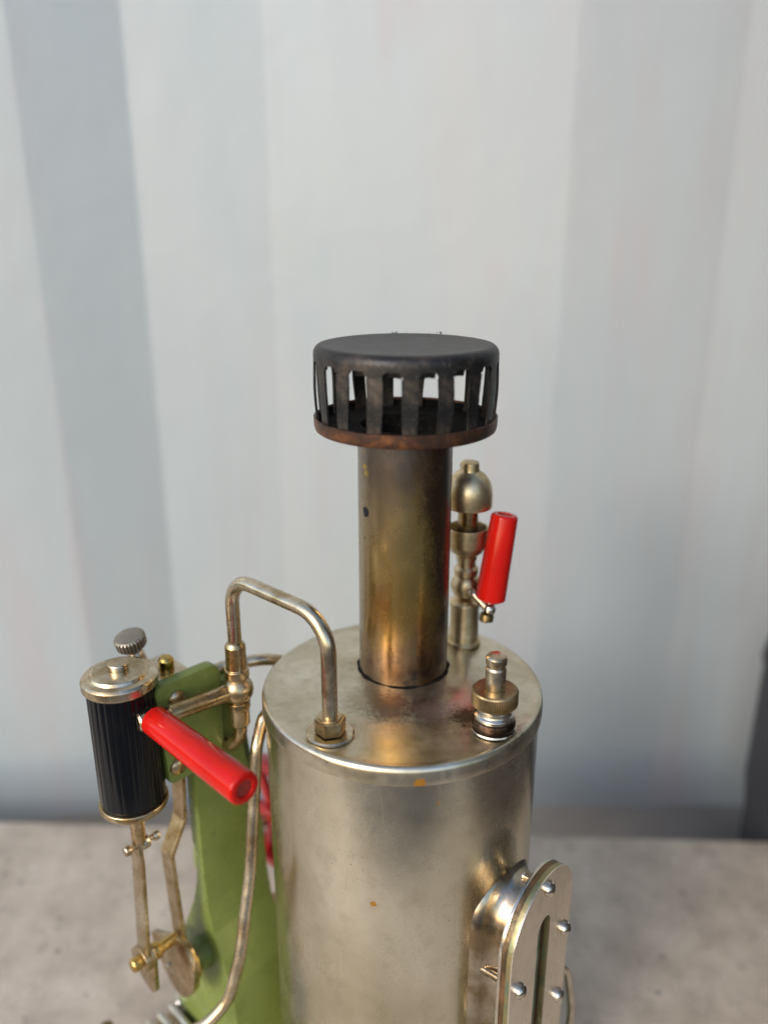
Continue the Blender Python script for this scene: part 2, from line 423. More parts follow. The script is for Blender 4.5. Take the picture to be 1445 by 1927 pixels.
def slot_screw(g, c, axis, r, h, slot_dir, sw=0.22, depth=0.55, round_=True):
    """domed screw head with a real slot"""
    a = Vector(axis).normalized(); s = Vector(slot_dir); s = (s - a * s.dot(a)).normalized(); t = a.cross(s)
    c = Vector(c); xs = [-1, -.93, -.8, -.6, -.4, -sw - .02, -sw, -sw + 1e-3, 0, sw - 1e-3, sw, sw + .02, .4, .6, .8, .93, 1]
    m = 10; vs = []; idx = {}; fs = []
    def top(x, y):
        q = min(1.0, math.sqrt(x * x + y * y))
        hh = h * (math.sqrt(max(0.0, 1 - (0.88 * q) ** 2)) if round_ else 1.0)
        if q > 0.995: hh = h * 0.30
        if abs(x) < sw - 5e-4: hh = min(hh, h * (1 - depth))
        return hh
    for i, x in enumerate(xs):
        ye = math.sqrt(max(0.0, 1 - x * x))
        for j in range(m + 1):
            y = -ye + 2 * ye * j / m
            idx[i, j] = len(vs); vs.append(c + t * (x * r) + s * (y * r) + a * top(x, y))
    for i in range(len(xs) - 1):
        for j in range(m): fs.append((idx[i, j], idx[i + 1, j], idx[i + 1, j + 1], idx[i, j + 1]))
    g.add(vs, fs)
    lathe(g, [(r, -0.2), (r, h * 0.31)], c, axis, 36)
    return g

ANG = R(46)
EX = Vector((math.cos(ANG), math.sin(ANG), 0)); NX = Vector((math.sin(ANG), -math.cos(ANG), 0)); ZX = Vector((0, 0, 1))
def F(e, n, z): return EX * e + NX * n + ZX * z      # frame of the little engine standing at 46 degrees

def empty(name, loc, label, cat):
    o = bpy.data.objects.new(name, None); COL.objects.link(o); o.location = loc
    o.empty_display_size = 0.02; o['label'] = label; o['category'] = cat; return o

def tag(o, label, cat): o['label'] = label; o['category'] = cat; return o

# ------------------------------------------------------------------ the setting
g = G(); gz = -900 - 0
g.add([(-40000, -40000, gz - Z0), (40000, -40000, gz - Z0), (40000, 40000, gz - Z0), (-40000, 40000, gz - Z0)], [(0, 1, 2, 3)])
o = g.build('ground', M['ground'], kind='structure')

# corrugated container wall behind the table
wall = empty('container_wall', (0, 0.215, -0.9), 'white painted corrugated steel wall behind the worktop', 'wall')
def wall_profile():
    pts = []
    period = [(-163, 195), (-119, 209.5), (-58, 211), (10, 206), (78, 200), (152, 203), (226, 199), (290, 185)]
    pts = [(p[0], p[1]) for p in period]
    L = [(-900, 215), (-856, 185), (-740, 185), (-696, 215), (-560, 215), (-516, 185), (-400, 185), (-356, 215), (-282, 215), (-238, 185)]
    Rr = [(340, 185), (384, 215), (500, 215), (544, 185), (640, 185), (684, 215), (800, 215), (844, 185), (1000, 185)]
    return L + pts + Rr
prof = rnd([(a, b, 0) for a, b in wall_profile()], 5, 5)
g = G(); zb, zt = -203, 1300
rows = [zb, zb + 30, -60, 100, 400, zt]
vs = []; fs = []
for z in rows:
    for p in prof: vs.append((p.x, p.y, z))
m = len(prof)
for i in range(len(rows) - 1):
    for j in range(m - 1): fs.append((i * m + j, i * m + j + 1, (i + 1) * m + j + 1, (i + 1) * m + j))
k0 = len(vs)
for z in (zb, zt):
    for p in prof: vs.append((p.x, p.y + 2.0, z))
for j in range(m - 1):
    fs.append((j, j + 1, k0 + j + 1, k0 + j))
    fs.append((k0 + j, k0 + j + 1, k0 + m + j + 1, k0 + m + j))
g.add(vs, fs)
o = g.build('corrugated_sheet', M['wall'], wall, sharp=60); o.location = -wall.location
g = G(); box(g, (50, 236, -716), (1900, 36, 1000))
o = g.build('bottom_rail', M['rail'], wall, bevel=0.6); o.location = -wall.location

# worktop
tb = empty('worktop', (-0.23, -0.017, -0.9), 'brown grey stone look worktop flecked with pale chips, under the steam engine', 'table')
g = G(); ca, sa = math.cos(R(-2.1)), math.sin(R(-2.1))
uu, vv = (ca, sa, 0), (-sa, ca, 0)
box(g, (-232, 137.9 - 155, -160 - 19), (820, 310, 38), uu, vv)
o = g.build('tabletop', M['table'], tb, bevel=2.5); o.location = -tb.location
for dx in (-580, 120):
    for dy in (-105, 105):
        g = G(); box(g, (dx, -17 + dy, -160 - 38 - 431), (60, 60, 862))
        o = g.build('leg', M['tableedge'], tb, bevel=3); o.location = -tb.location

# dark shape at the right edge, built as a bin on the ground
bn = empty('plastic_bin', (0.36, 0.01, -0.9), 'dark shape at the right edge built as a charcoal bin, its tall unseen front added to shade the wall', 'bin')
def rrect(hx, hy, r): return [(p.x, p.y) for p in rnd([(-hx, -hy, 0), (hx, -hy, 0), (hx, hy, 0), (-hx, hy, 0)], r, 5, True)]
def shell(lev, cx, cy):
    g = G(); vs = []; fs = []
    for z, hx, hy in lev:
        q = rrect(hx, hy, 12); m = len(q)
        for a, b in q: vs.append((cx + a, cy + b, z))
    for i in range(len(lev) - 1):
        for j in range(m): fs.append((i * m + j, i * m + (j + 1) % m, (i + 1) * m + (j + 1) % m, (i + 1) * m + j))
    fs.append(tuple(range((len(lev) - 1) * m, len(lev) * m))); fs.append(tuple(range(m)))
    return g.add(vs, fs)
BX, BY = 366, 10
def raise_for_shade(o):      # lifts the bin's unseen front, height added to shade the wall
    for v in o.data.vertices:
        if v.co.z > 0.0:
            t = max(0.0, (0.150 - v.co.y)); v.co.z += min(0.42, t * 2.2) * min(1.0, v.co.z / 0.07)
    o.data.update(); o.location = -bn.location
raise_for_shade(shell([(-1060, 150, 128), (-240, 182, 156), (-165, 183, 158), (-150, 184, 160), (-120, 184, 160), (-100, 184, 160), (-88, 184, 160)], BX, BY).build('bin_body', M['bin'], bn))
raise_for_shade(shell([(-87, 184, 160), (-82, 185, 161), (-70, 183, 160), (-60, 177, 156), (-52, 166, 149), (-46, 145, 135), (-43, 90, 90)], BX, BY).build('bin_lid', M['bin'], bn))

# ------------------------------------------------------------------ the steam engine
ENG = empty('steam_engine', (0, 0, 0), 'nickel plated toy steam engine with upright boiler, blackened chimney cap and green engine column', 'steam engine')

# base
g = G(); prism(g, [(p.x, p.y) for p in rnd([(-58, -66, 0), (36, -66, 0), (36, 44, 0), (-58, 44, 0)], 5, 5, True)], (0, 0, 0), EX, NX, ZX, -159.9, -141)
g.build('base_plinth', M['green'], ENG, bevel=1.2)
rp = G(); box(rp, F(-53, -48, -138.5), (22, 34, 4), EX, NX, ZX)
foot = rp.build('ribbed_step', M['nickel'], ENG, bevel=0.6)
for i in range(5):
    g = G(); e0 = -44.5 - 4.4 * i
    sec = [(-1.7, 0), (-1.5, 1.6), (-0.7, 2.6), (0.7, 2.6), (1.5, 1.6), (1.7, 0)]
    prism(g, sec, F(e0, -48, -136.5), EX, ZX, NX, -17.5, 17.5)
    g.build('rib', M['bright'], foot, bevel=0.25)

# boiler
g = G(); lathe(g, [(37.2, -141), (37.3, -139), (37.3, -60), (37.3, -4.4), (36.5, -4.4)], (0, 0, 0), seg=128)
g.build('boiler_shell', M['boiler'], ENG, sharp=40)
def plateau(p):
    d = math.hypot(p.x - 0.5, p.y - 4.5)
    t = max(0.0, min(1.0, (25.5 - d) / 9.0)); s = t * t * (3 - 2 * t)
    return Vector((p.x, p.y, p.z + 1.25 * s + 0.05 * math.sin(p.x * 0.31 + 1) * math.sin(p.y * 0.27) * (1 if d < 34 else 0)))
lp = [(37.62, -4.95), (38.0, -4.9), (38.05, -4.5), (38.05, -1.5), (37.85, -0.75), (37.4, -0.3), (36.8, -0.12), (36.2, -0.25), (35.6, -0.45), (34.8, -0.5)]
lp += [(r, -0.5 + 0.5 * (34.8 - r) / 34.8) for r in [34 - 1.0 * i for i in range(34)]] + [(0, 0.0)]
g = G(); lathe(g, lp, (0, 0, 0), seg=128, warp=plateau)
g.build('boiler_lid', M['lid'], ENG, sharp=50)

# chimney
CX, CY = 0.5, 7.46
chim = None
g = G(); lathe(g, [(12.24, -0.4), (12.24, 20), (12.24, 45), (12.24, 70.3), (11.7, 70.3), (11.7, -0.4)], (CX, CY, 0), seg=96)
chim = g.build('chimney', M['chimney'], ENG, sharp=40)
g = G(); lathe(g, [(12.1, 0.0), (13.1, 0.5), (13.0, 1.05), (12.5, 1.3), (12.1, 1.35)], (CX, CY, 0), seg=96, mod=lambda t, h, i: 1 + 0.012 * math.sin(7 * t) + 0.01 * math.sin(17 * t + 1))
g.build('dark_gap_ring', M['soot_and_gap'], chim)  # black ring in place of the shaded gap round the chimney foot

# cap
NBAR = 17; RB = 22.7; ZS = 85.9; ZTOP = 90.7
capt = []
g = G()
dp = [(0, ZTOP - 0.55), (8, ZTOP - 0.5), (15, ZTOP - 0.35), (19, ZTOP - 0.15), (20.8, ZTOP), (21.7, ZTOP - 0.15), (22.3, ZTOP - 0.6), (22.75, ZTOP - 1.3), (22.9, ZTOP - 2.2), (22.9, ZS + 1.9)]
SEG = NBAR * 16
lathe(g, dp, (CX, CY, 0), seg=SEG)
STEP = 2 * math.pi / NBAR; PH = -math.pi / 2 + R(1.3); HB = 0.232   # half bar as a fraction of the pitch
def low(i):
    t = 2 * math.pi * i / SEG - PH; q = (t / STEP + 0.5) % 1.0 - 0.5      # 0 at bar centre
    a = abs(q)
    if a <= HB: return ZS - 0.2
    s = (a - HB) / (0.5 - HB); return ZS - 0.2 + 1.45 * min(1.0, 1.35 * math.sqrt(max(0, 1 - (1 - s) ** 2)))
vs = []; fs = []
for i in range(SEG):
    t = 2 * math.pi * i / SEG; c, s = math.cos(t), math.sin(t)
    for r, z in ((22.9, ZS + 1.9), (22.9, low(i)), (22.35, low(i)), (22.35, ZS + 1.9), (22.2, ZTOP - 1.6)):
        vs.append((CX + r * c, CY + r * s, z))
for i in range(SEG):
    j = (i + 1) % SEG
    for k in range(4): fs.append((i * 5 + k, j * 5 + k, j * 5 + k + 1, i * 5 + k + 1))
g.add(vs, fs)
lathe(g, [(22.2, ZTOP - 1.6), (0, ZTOP - 1.6)], (CX, CY, 0), seg=SEG)
cap = g.build('chimney_cap', M['cap'], ENG, sharp=45)

def bar_mesh(bow, tw):
    g = G(); vs = []; fs = []; rows = []
    zs = [ZS - 0.2 - (ZS - 0.2 - 70.4) * i / 10 for i in range(11)]
    for i, z in enumerate(zs):
        s = i / 10; r = 22.9 + bow * math.sin(math.pi * s) - 0.75 * s * s
        hw = STEP * HB * (1.0 - 0.10 * s); off = tw * math.sin(math.pi * 1.6 * s) * 0.02
        row = []
        for rr, th in ((r, [-1, -.5, 0, .5, 1]), (r - 0.55, [1, .5, 0, -.5, -1])):
            for q in th:
                a = q * hw + off; row.append(len(vs)); vs.append((rr * math.cos(a), rr * math.sin(a), z))
        rows.append(row)
    for A, B in zip(rows, rows[1:]):
        for j in range(10): fs.append((A[j], A[(j + 1) % 10], B[(j + 1) % 10], B[j]))
    fs.append(tuple(rows[0])); fs.append(tuple(rows[-1]))
    return g.add(vs, fs)
protos = []
for bow, tw in ((0.0, 0.0), (0.25, 0.4), (-0.25, -0.5)):
    protos.append(bar_mesh(bow, tw))
meshes = []
for k in range(NBAR):
    ang = PH + k * STEP
    if k < 3: o = protos[k].build('bar', M['bar'], cap, sharp=50); meshes.append(o.data)
    else:
        o = bpy.data.objects.new('bar', meshes[(k * 7) % 3 if k != NBAR - 2 else 1]); COL.objects.link(o); o.parent = cap
    # meshes are built round the world axis; turn them about the chimney's axis
    o.matrix_local = Matrix.Translation((CX * MM, CY * MM, 0)) @ Matrix.Rotation(ang + random.uniform(-.012, .012), 4, 'Z')
# the tongues punched inward at the head of each slot
def tab_mesh():
    g = G(); vs = []; rows = []; fs = []
    for r, z in ((22.3, ZS + 1.7), (21.7, ZS + 1.5), (21.2, ZS + 1.1), (20.9, ZS + 0.5), (20.8, ZS - 0.1)):
        row = []
        for q in (-1, -.5, 0, .5, 1):
            a = q * STEP * (0.5 - HB) * 0.92; row.append(len(vs)); vs.append((r * math.cos(a), r * math.sin(a), z - 0.25 * q * q))
        for q in (1, .5, 0, -.5, -1):
            a = q * STEP * (0.5 - HB) * 0.92; row.append(len(vs)); vs.append(((r - .4) * math.cos(a), (r - .4) * math.sin(a), z - 0.25 * q * q - .2))
        rows.append(row)
    for A, B in zip(rows, rows[1:]):
        for j in range(10): fs.append((A[j], A[(j + 1) % 10], B[(j + 1) % 10], B[j]))
    fs.append(tuple(rows[0])); fs.append(tuple(rows[-1]))
    return g.add(vs, fs)
tm = None
for k in range(NBAR):
    if tm is None: o = tab_mesh().build('tongue', M['bar'], cap); tm = o.data
    else: o = bpy.data.objects.new('tongue', tm); COL.objects.link(o); o.parent = cap
    o.matrix_local = Matrix.Translation((CX * MM, CY * MM, 0)) @ Matrix.Rotation(PH + (k + 0.5) * STEP, 4, 'Z')
g = G()
lathe(g, [(12.3, 69.9), (21.6, 69.6), (22.4, 69.5), (22.95, 69.9), (23.2, 70.9), (23.25, 72.9), (22.75, 73.0), (22.6, 72.4)], (CX, CY, 0), seg=128,
      mod=lambda t, h, i: 1 + 0.0022 * math.sin(5 * t + 1) + 0.0016 * math.sin(11 * t))
g.build('cap_dish', M['rim'], cap, sharp=45)
g = G(); lathe(g, [(22.62, 72.5), (22.5, 71.2), (22.1, 70.5), (11.4, 70.7), (11.0, 70.2), (10.9, 66.0), (0, 65.5)], (CX, CY, 0), seg=96); g.build('dish_floor', M['soot_and_gap'], cap)
g = G()
for a, rr, s in ((96, 21.3, .5), (88, 21.5, .35), (62, 20.9, .55), (66, 21.6, .3), (99, 20.2, .4), (70, 19.0, .3)):
    q = Vector((CX + rr * math.cos(R(a)), CY + rr * math.sin(R(a)), ZTOP + 0.1))
    vs = [q + Vector((random.uniform(-1, 1), random.uniform(-1, 1), random.uniform(-.3, 1.1))) * s for _ in range(6)]
    g.add(vs, [(0, 1, 2), (0, 2, 3), (0, 3, 4), (0, 4, 5), (1, 2, 5), (3, 4, 1), (2, 3, 5)])
g.build('soot_flakes', M['soot_and_gap'], cap, kind='stuff')

# union nut and steam pipe
PX, PY = -18.1, -23.7
QX, QY = -45.2, 1.1
g = G(); tube(g, [(PX, PY, 1.5), (PX, PY, 31.0), (QX, QY, 31.0), (QX, QY, 8)], 1.92, 24, [0, 9.5, 8.0, 0], 12)
sp = g.build('steam_pipe', M['nickel'], ENG, sharp=60)
g = G()
hexp = [(3.95 * math.cos(R(60 * i + 12)), 3.95 * math.sin(R(60 * i + 12))) for i in range(6)]
prism(g, hexp, (PX, PY, 0), (1, 0, 0), (0, 1, 0), (0, 0, 1), 0.6, 4.4)
nut = g.build('union_nut', M['old'], sp, bevel=0.35)
g = G(); lathe(g, [(1.9, 4.4), (2.9, 4.4), (2.8, 4.75), (1.9, 4.8)], (PX, PY, 0), seg=32); g.build('nut_collar', M['old'], sp)
g = G(); lathe(g, [(3.0, 0.0), (5.9, -0.35), (5.95, 0.15), (5.6, 0.45), (5.0, 0.35), (3.0, 0.35)], (PX, PY, 0), seg=48); g.build('washer', M['nickel'], sp)

# whistle
HX, HY = 19.0, 23.4
g = G(); lathe(g, solid([(4.9, 0), (4.9, 0.9), (4.5, 1.3), (4.2, 1.35), (4.2, 12.6), (4.55, 12.8), (4.55, 13.7), (4.1, 14.1), (3.3, 14.6)], 0.12), (HX, HY, -0.3), seg=48)
wh = g.build('whistle', M['whistle'], ENG)
g = G(); sphere(g, (HX, HY, 18.6), 4.35)
lathe(g, [(3.0, 22.0), (3.5, 22.3), (3.55, 24.0), (3.2, 24.4), (2.75, 24.8), (2.7, 26.4), (3.05, 27.2), (3.1, 28.0), (2.6, 28.4)], (HX, HY, 0), seg=40)
g.build('valve_ball', M['whistle'], wh)
g = G(); lathe(g, rnd([(0, 28.2, 0), (2.6, 28.2, 0), (4.6, 29.4, 0), (5.6, 31.4, 0), (5.9, 36.9, 0), (5.45, 36.9, 0), (5.2, 31.8, 0), (0, 30.6, 0)], .5, 4), (HX, HY, 0), seg=48)
g.build('whistle_cup', M['whistle'], wh)
g = G(); lathe(g, solid([(2.9, 30), (2.9, 45)]), (HX, HY, 0), seg=36); g.build('whistle_stem', M['old'], wh)
g = G()
bp = [(0, 44.0), (6.1, 44.0), (6.55, 43.0), (6.7, 43.2), (6.72, 44.2), (6.7, 46.6), (6.5, 48.3), (6.05, 49.9), (5.4, 51.2), (4.5, 52.3), (3.5, 53.1), (2.85, 53.5), (2.7, 54.0), (2.7, 55.2), (2.5, 55.9), (2.1, 56.15), (0, 56.2)]
lathe(g, bp, (HX, HY, 0), seg=56); g.build('whistle_bell', M['whistle'], wh, sharp=40)
# whistle lever
B0 = Vector((HX + 0.9, HY - 3.6, 18.4)); B1 = Vector((24.9, 16.0, 14.4))
g = G(); lathe(g, solid([(1.9, 0), (1.9, .9), (1.5, 1.1)]), Vector((HX, HY, 18.6)) + (B0 - Vector((HX, HY, 18.6))).normalized() * 3.4, B0 - Vector((HX, HY, 18.6)), 28)
g.build('lever_boss', M['old'], wh)
g = G(); tube(g, [B0, Vector((20.6, 18.2, 18.2)), Vector((24.2, 16.3, 15.0)), B1], 1.15, 18, [0, 2.0, 0, 0], 6); g.build('lever_rod', M['nickel'], wh)
g = G(); sphere(g, B1 + Vector((0.3, 0, -.1)), 1.9, 24, 14); g.build('lever_ball', M['bright'], wh)
H0 = Vector((25.4, 17.0, 16.5)); H1 = Vector((28.8, 19.3, 42.0)); hd = (H1 - H0)
g = G(); lathe(g, [(1.3, 0), (1.85, 0), (2.0, .3), (2.0, 1.9), (1.3, 1.9)], Vector((24.6, 15.6, 13.0)), (-0.15, -0.1, -1), 40, lambda t, h, i: 1 + .025 * (i % 2)); g.add([Vector((24.35, 15.43, 11.1)) + Vector((1.85 * math.cos(2 * math.pi * i / 24), 1.85 * math.sin(2 * math.pi * i / 24), 0)) for i in range(24)], [tuple(range(24))])
g.build('lever_screw', M['knurl'], wh)
def handle(parent, p0, p1, r0, r1, hole):
    d = (p1 - p0); L = d.length
    g = G()
    pr = rnd([(0, 0, 0), (r0 * 0.72, 0, 0), (r0, 0.85, 0), (r1, L, 0), (hole, L, 0), (hole * 0.97, L - 0.5, 0), (0, L - 0.5, 0)], [0, .15, .5, .9, .12, .05, 0], 5)
    lathe(g, [(q.x, q.y) for q in pr], p0, d, 64)
    h = g.build('handle', M['red'], parent, sharp=45)
    g = G(); lathe(g, [(0, L - 0.42), (hole * 0.985, L - 0.44)], p0, d, 32); 
    g.build('handle_plug', M['redend'], parent)
    return h
handle(wh, H0, H1, 4.35, 3.8, 2.0)

# safety valve
VX, VY = 22.3, -21.3
g = G()
lathe(g, [(5.6, -0.2), (5.75, 0.1), (5.6, 0.45), (4.3, 0.5)], (VX, VY, 0), seg=48)
lathe(g, rnd([(4.3, 3.0, 0), (5.05, 3.2, 0), (5.0, 4.1, 0), (4.35, 4.6, 0), (4.15, 5.3, 0), (4.7, 5.9, 0), (4.75, 6.6, 0), (4.0, 7.0, 0)], .3, 4), (VX, VY, 0), seg=48)
sv = g.build('safety_valve', M['bright'], ENG)
g = G(); lathe(g, rnd([(4, .4, 0), (5.3, .45, 0), (5.5, 1.7, 0), (5.2, 3.0, 0), (4.2, 3.2, 0)], .6, 4), (VX, VY, 0), seg=64, mod=lambda t, h, i: 1 + .012 * math.sin(23 * t) * math.sin(5 * t)); g.build('fibre_washer', M['darkring'], sv)
g = G(); NK = 64
lathe(g, [(2, 6.7), (5.1, 6.7), (5.6, 7.1), (5.65, 7.3), (5.65, 10.6), (5.4, 10.95), (5.0, 11.1), (2.3, 11.0), (2.0, 10.7)], (VX, VY, 0), seg=NK * 2, mod=lambda t, h, i: 1 + (0.016 * (1 if i % 2 else -1) if 7.0 < h < 10.7 else 0))
g.build('knurled_collar', M['knurl'], sv, sharp=20)
g = G(); lathe(g, rnd([(0, 10.5, 0), (2.5, 10.5, 0), (2.5, 16.7, 0), (2.2, 17.1, 0), (2.2, 17.7, 0), (2.6, 18.0, 0), (2.62, 19.7, 0), (2.2, 20.15, 0), (0, 20.4, 0)], .15, 3), (VX, VY, 0), seg=40)
g.build('plunger', M['nickel'], sv)

# throttle valve on the steam pipe
TZ = -2.8
g = G()
lathe(g, rnd([(1.9, 12.0, 0), (2.3, 11.7, 0), (2.85, 10.7, 0), (2.9, 3.9, 0), (3.35, 3.7, 0), (3.4, 1.2, 0), (2.6, 0.6, 0)], .3, 3), (QX, QY, 0), seg=40)
lathe(g, rnd([(2.4, -6.0, 0), (3.2, -6.4, 0), (3.2, -8.4, 0), (2.85, -8.6, 0), (2.85, -13.4, 0), (2.4, -14.2, 0), (1.9, -14.3, 0)], .3, 3), (QX, QY, 0), seg=40)
tv = g.build('throttle_valve', M['old'], ENG)
g = G(); sphere(g, (QX, QY, TZ), 4.35, 36, 20); g.build('valve_ball', M['old'], tv)
NQ = QX * NX.x + QY * NX.y; EQ = QX * EX.x + QY * EX.y
g = G(); lathe(g, rnd([(0, 1, 0), (2.35, 1.5, 0), (2.35, 20.2, 0), (1.9, 20.9, 0), (0, 20.9, 0)], .3, 3), (QX, QY, TZ), F(-56.1, -36.3, -2.3) - Vector((QX, QY, TZ)), 36)
g.build('barrel', M['old'], tv)
A0 = F(-56.1, -37.2, -2.2); adir = (A0 - Vector((QX, QY, TZ))).normalized()
g = G(); lathe(g, rnd([(0, -6.5, 0), (1.35, -6.5, 0), (1.35, 1.0, 0), (2.6, 1.0, 0), (2.6, 2.4, 0), (2.0, 2.9, 0), (0, 3.0, 0)], .2, 3), A0, adir, 30)
g.build('spindle', M['nickel'], tv)
g = G(); sphere(g, A0 + adir * -0.6, 2.7, 26, 14); g.build('lever_ball', M['bright'], tv)
handle(tv, A0 + adir * -0.9 + NX * 0.9, F(-56.0, 3.9, -1.8), 3.85, 4.05, 2.2)
g = G(); tube(g, [(QX, QY, -13), (QX, QY, -17.5), Vector((QX, QY, -22.5)) - NX * 4.0 - EX * .6, Vector((QX, QY, -24.5)) - NX * 9.5 - EX * 1.0], 1.9, 20, [0, 5, 4, 0], 8); g.build('elbow_pipe', M['old'], tv)

# exhaust pipe round the back of the boiler, feed pipe down the side
g = G(); tube(g, [F(-38, -47, -4), F(-27, -47, -3.0), Vector((-40, 16, -1.6)), Vector((-33, 21, -5.6)), Vector((-26, 29, -11)), Vector((-21, 31, -16))], 1.7, 20, [0, 7, 14, 8, 5, 0], 10)
g.build('exhaust_pipe', M['nickel'], ENG)
g = G(); tube(g, [(-31, 10, -13), (-38.6, 3, -11.4), (-40.6, -1.5, -20), (-43.1, -9, -56.4), (-46.2, -16, -80.4), (-49.6, -19, -93.1), (-55.3, -21, -100), (-68, -21, -108)], 1.75, 20, [0, 4, 12, 40, 40, 14, 30, 0], 10)
g.build('drain_pipe', M['nickel'], ENG)

# green column: profile (n, z) extruded along e
cp = [(-41.8, -4), (-41.8, -62), (-41.2, -76), (-39.5, -86), (-35.5, -94), (-32.0, -103), (-30.5, -114), (-29.5, -141.2), (-66, -141.2), (-66, -137), (-62, -116), (-58, -98), (-53, -88), (-49.3, -80), (-46.3, -70), (-45.2, -60), (-45.6, -58), (-46.9, -56), (-46.9, -4)]
cp = [cp[0], (-41.8, -22), (-41.8, -32), (-41.8, -44)] + cp[1:-1] + [(-46.9, -44), (-46.9, -32), (-46.9, -22), cp[-1]]
cpr = rnd([(a, b, 0) for a, b in cp], [0.6, 0, 0, 0, 8, 8, 8, 5, 4, 6, 0, 0, 2, 15, 15, 10, 8, 5, .5, .5, .5, 0, 0, 0, .6], 4, True)
g = G(); prism(g, [(q.x, q.y) for q in cpr], (0, 0, 0), NX, ZX, EX, -41.2, -24.5)
for i_, q_ in enumerate(g.v):          # the casting widens towards the boiler on its way down
    ee = q_[0] * EX.x + q_[1] * EX.y
    if ee > -30:
        t_ = max(0.0, min(1.0, (-22 - q_[2]) / 40.0)); add_ = 6.0 * t_ * t_ * (3 - 2 * t_)
        g.v[i_] = (q_[0] + EX.x * add_, q_[1] + EX.y * add_, q_[2])
col = g.build('engine_column', M['green'], ENG, sharp=28, bevel=0.45)
pp = rnd([(-52.2, 3.8, 0), (-31.6, 3.8, 0), (-32.2, -27.2, 0), (-50.3, -27.2, 0)], [2.2, 3.5, 2, 1.6], 5, True)
g = G(); prism(g, [(q.x, q.y) for q in pp], (0, 0, 0), EX, ZX, NX, -43.2, -39.5)
pl = g.build('mounting_plate', M['green'], col, bevel=0.7, sharp=28)
for i, (e_, z_) in enumerate(((-46.2, -1.6), (-47.6, -22.2))):
    g = G(); slot_screw(g, F(e_, -39.5, z_), NX, 2.45, 1.5, EX * 0.55 + ZX, .26, .75); g.build('plate_screw', M['old'], col)
g = G(); lathe(g, rnd([(0, 0, 0), (5.2, 0, 0), (4.6, 3.6, 0), (4.2, 5.2, 0), (0, 5.2, 0)], [0, 0, .5, .6, 0], 4), F(-41.0, -46, -98), -EX, 40)
g.build('bearing_boss', M['green'], col)

# steam chest and cylinder
g = G(); box(g, F(-45, -50.2, -12), (13, 13.6, 29.5), EX, NX, ZX)
sc_ = g.build('steam_chest', M['nickel'], ENG, bevel=0.8)
g = G(); lathe(g, rnd([(0, 2.5, 0), (2.15, 2.5, 0), (2.15, 6.1, 0), (1.5, 7.0, 0), (0, 7.2, 0)], .6, 4), F(-43.6, -47.5, 0), seg=30); g.build('brass_plug', M['brass'], sc_)
CE, CN = -58.0, -46.3
cc = F(CE, CN, 0)
g = G(); NF = 28
lathe(g, rnd([(0, -30.4, 0), (8.35, -30.4, 0), (8.75, -29.1, 0), (8.75, 4.6, 0), (8.4, 5.4, 0), (0, 5.4, 0)], .5, 4), cc, seg=NF * 8,
      mod=lambda t, h, i: 1 + (0.0 if (h < -27.5 or h > 4.9) else min(1, (h + 27.5) / 2.0) * (-0.032 * abs(math.cos(NF * t / 2)) ** 6)))
cy = g.build('cylinder', M['black'], ENG, sharp=60)
g = G()
lathe(g, rnd([(0, 4.9, 0), (9.2, 4.9, 0), (9.75, 5.6, 0), (9.75, 7.6, 0), (9.1, 8.3, 0), (7.7, 8.4, 0), (7.3, 9.3, 0), (6.6, 9.6, 0), (0, 9.7, 0)], .4, 4), cc, seg=72)
g.build('cylinder_cover', M['nickel'], cy)
g = G(); lathe(g, rnd([(0, 9.5, 0), (2.6, 9.5, 0), (2.65, 11.2, 0), (2.4, 11.6, 0), (0, 11.7, 0)], .2, 3), cc, seg=36); g.build('cover_bolt', M['nickel'], cy)
g = G(); lathe(g, rnd([(0, -32.6, 0), (6, -32.6, 0), (9.0, -32.2, 0), (9.3, -31.4, 0), (9.2, -30.1, 0), (0, -30.1, 0)], .4, 4), cc, seg=64); g.build('cylinder_bottom', M['old'], cy)
# oil cup with a knurled knob behind the cylinder
k0 = F(-45.7, -57.5, 1.2); kd = Vector((-0.28, -0.10, 1)).normalized()
g = G(); lathe(g, rnd([(0, 0, 0), (2.4, 0, 0), (2.4, 4, 0), (1.9, 5, 0), (1.9, 7, 0), (0, 7, 0)], .3, 3), k0, kd, 28); oc = g.build('oil_cup', M['nickel'], cy)
g = G(); kt = k0 + kd * 5.6
lathe(g, rnd([(0, 0, 0), (2.6, 0, 0), (3.3, 1.2, 0), (4.0, 1.5, 0), (4.15, 4.2, 0), (3.8, 4.8, 0), (0, 4.9, 0)], .25, 3), kt, Vector((-0.14, -0.20, 1)), 78, lambda t, h, i: 1 + (0.045 * (1 if i % 3 else -1.4) if 1.4 < h < 4.4 else 0)); g.build('knurled_knob', M['greyknob'], cy, sharp=20)

# piston rod, crosshead, connecting rod
g = G(); lathe(g, solid([(2.0, -32.5), (2.0, -45.5), (1.3, -46.2)], .2), cc, seg=30)
pr_ = g.build('piston_rod', M['old'], ENG)
cz = -46.2
g = G(); tube(g, [F(CE - 2.6, CN, cz), F(CE + 4.4, CN, cz)], 0.8, 16); g.build('crosshead_pin', M['old'], pr_)
for d, s in ((-2.8, -1), (4.2, 1)):
    g = G(); lathe(g, rnd([(0, 0, 0), (1.45, 0, 0), (1.5, 1.5, 0), (1.2, 1.9, 0), (0, 1.9, 0)], .2, 3), F(CE + d, CN, cz), EX * s, 24); g.build('pin_head', M['nickel'], pr_)
g = G(); lathe(g, rnd([(0, -1.4, 0), (2.1, -1.4, 0), (2.1, 1.6, 0), (0, 1.6, 0)], .6, 4), F(CE + 1.2, CN, cz), EX, 30); g.build('crosshead_eye', M['bright'], pr_)
g = G()
q0, q1, q2 = F(CE - 0.7, CN, cz + 1.8), F(CE - 0.9, CN, cz - 4.5), F(-60.6, CN, -86.5)
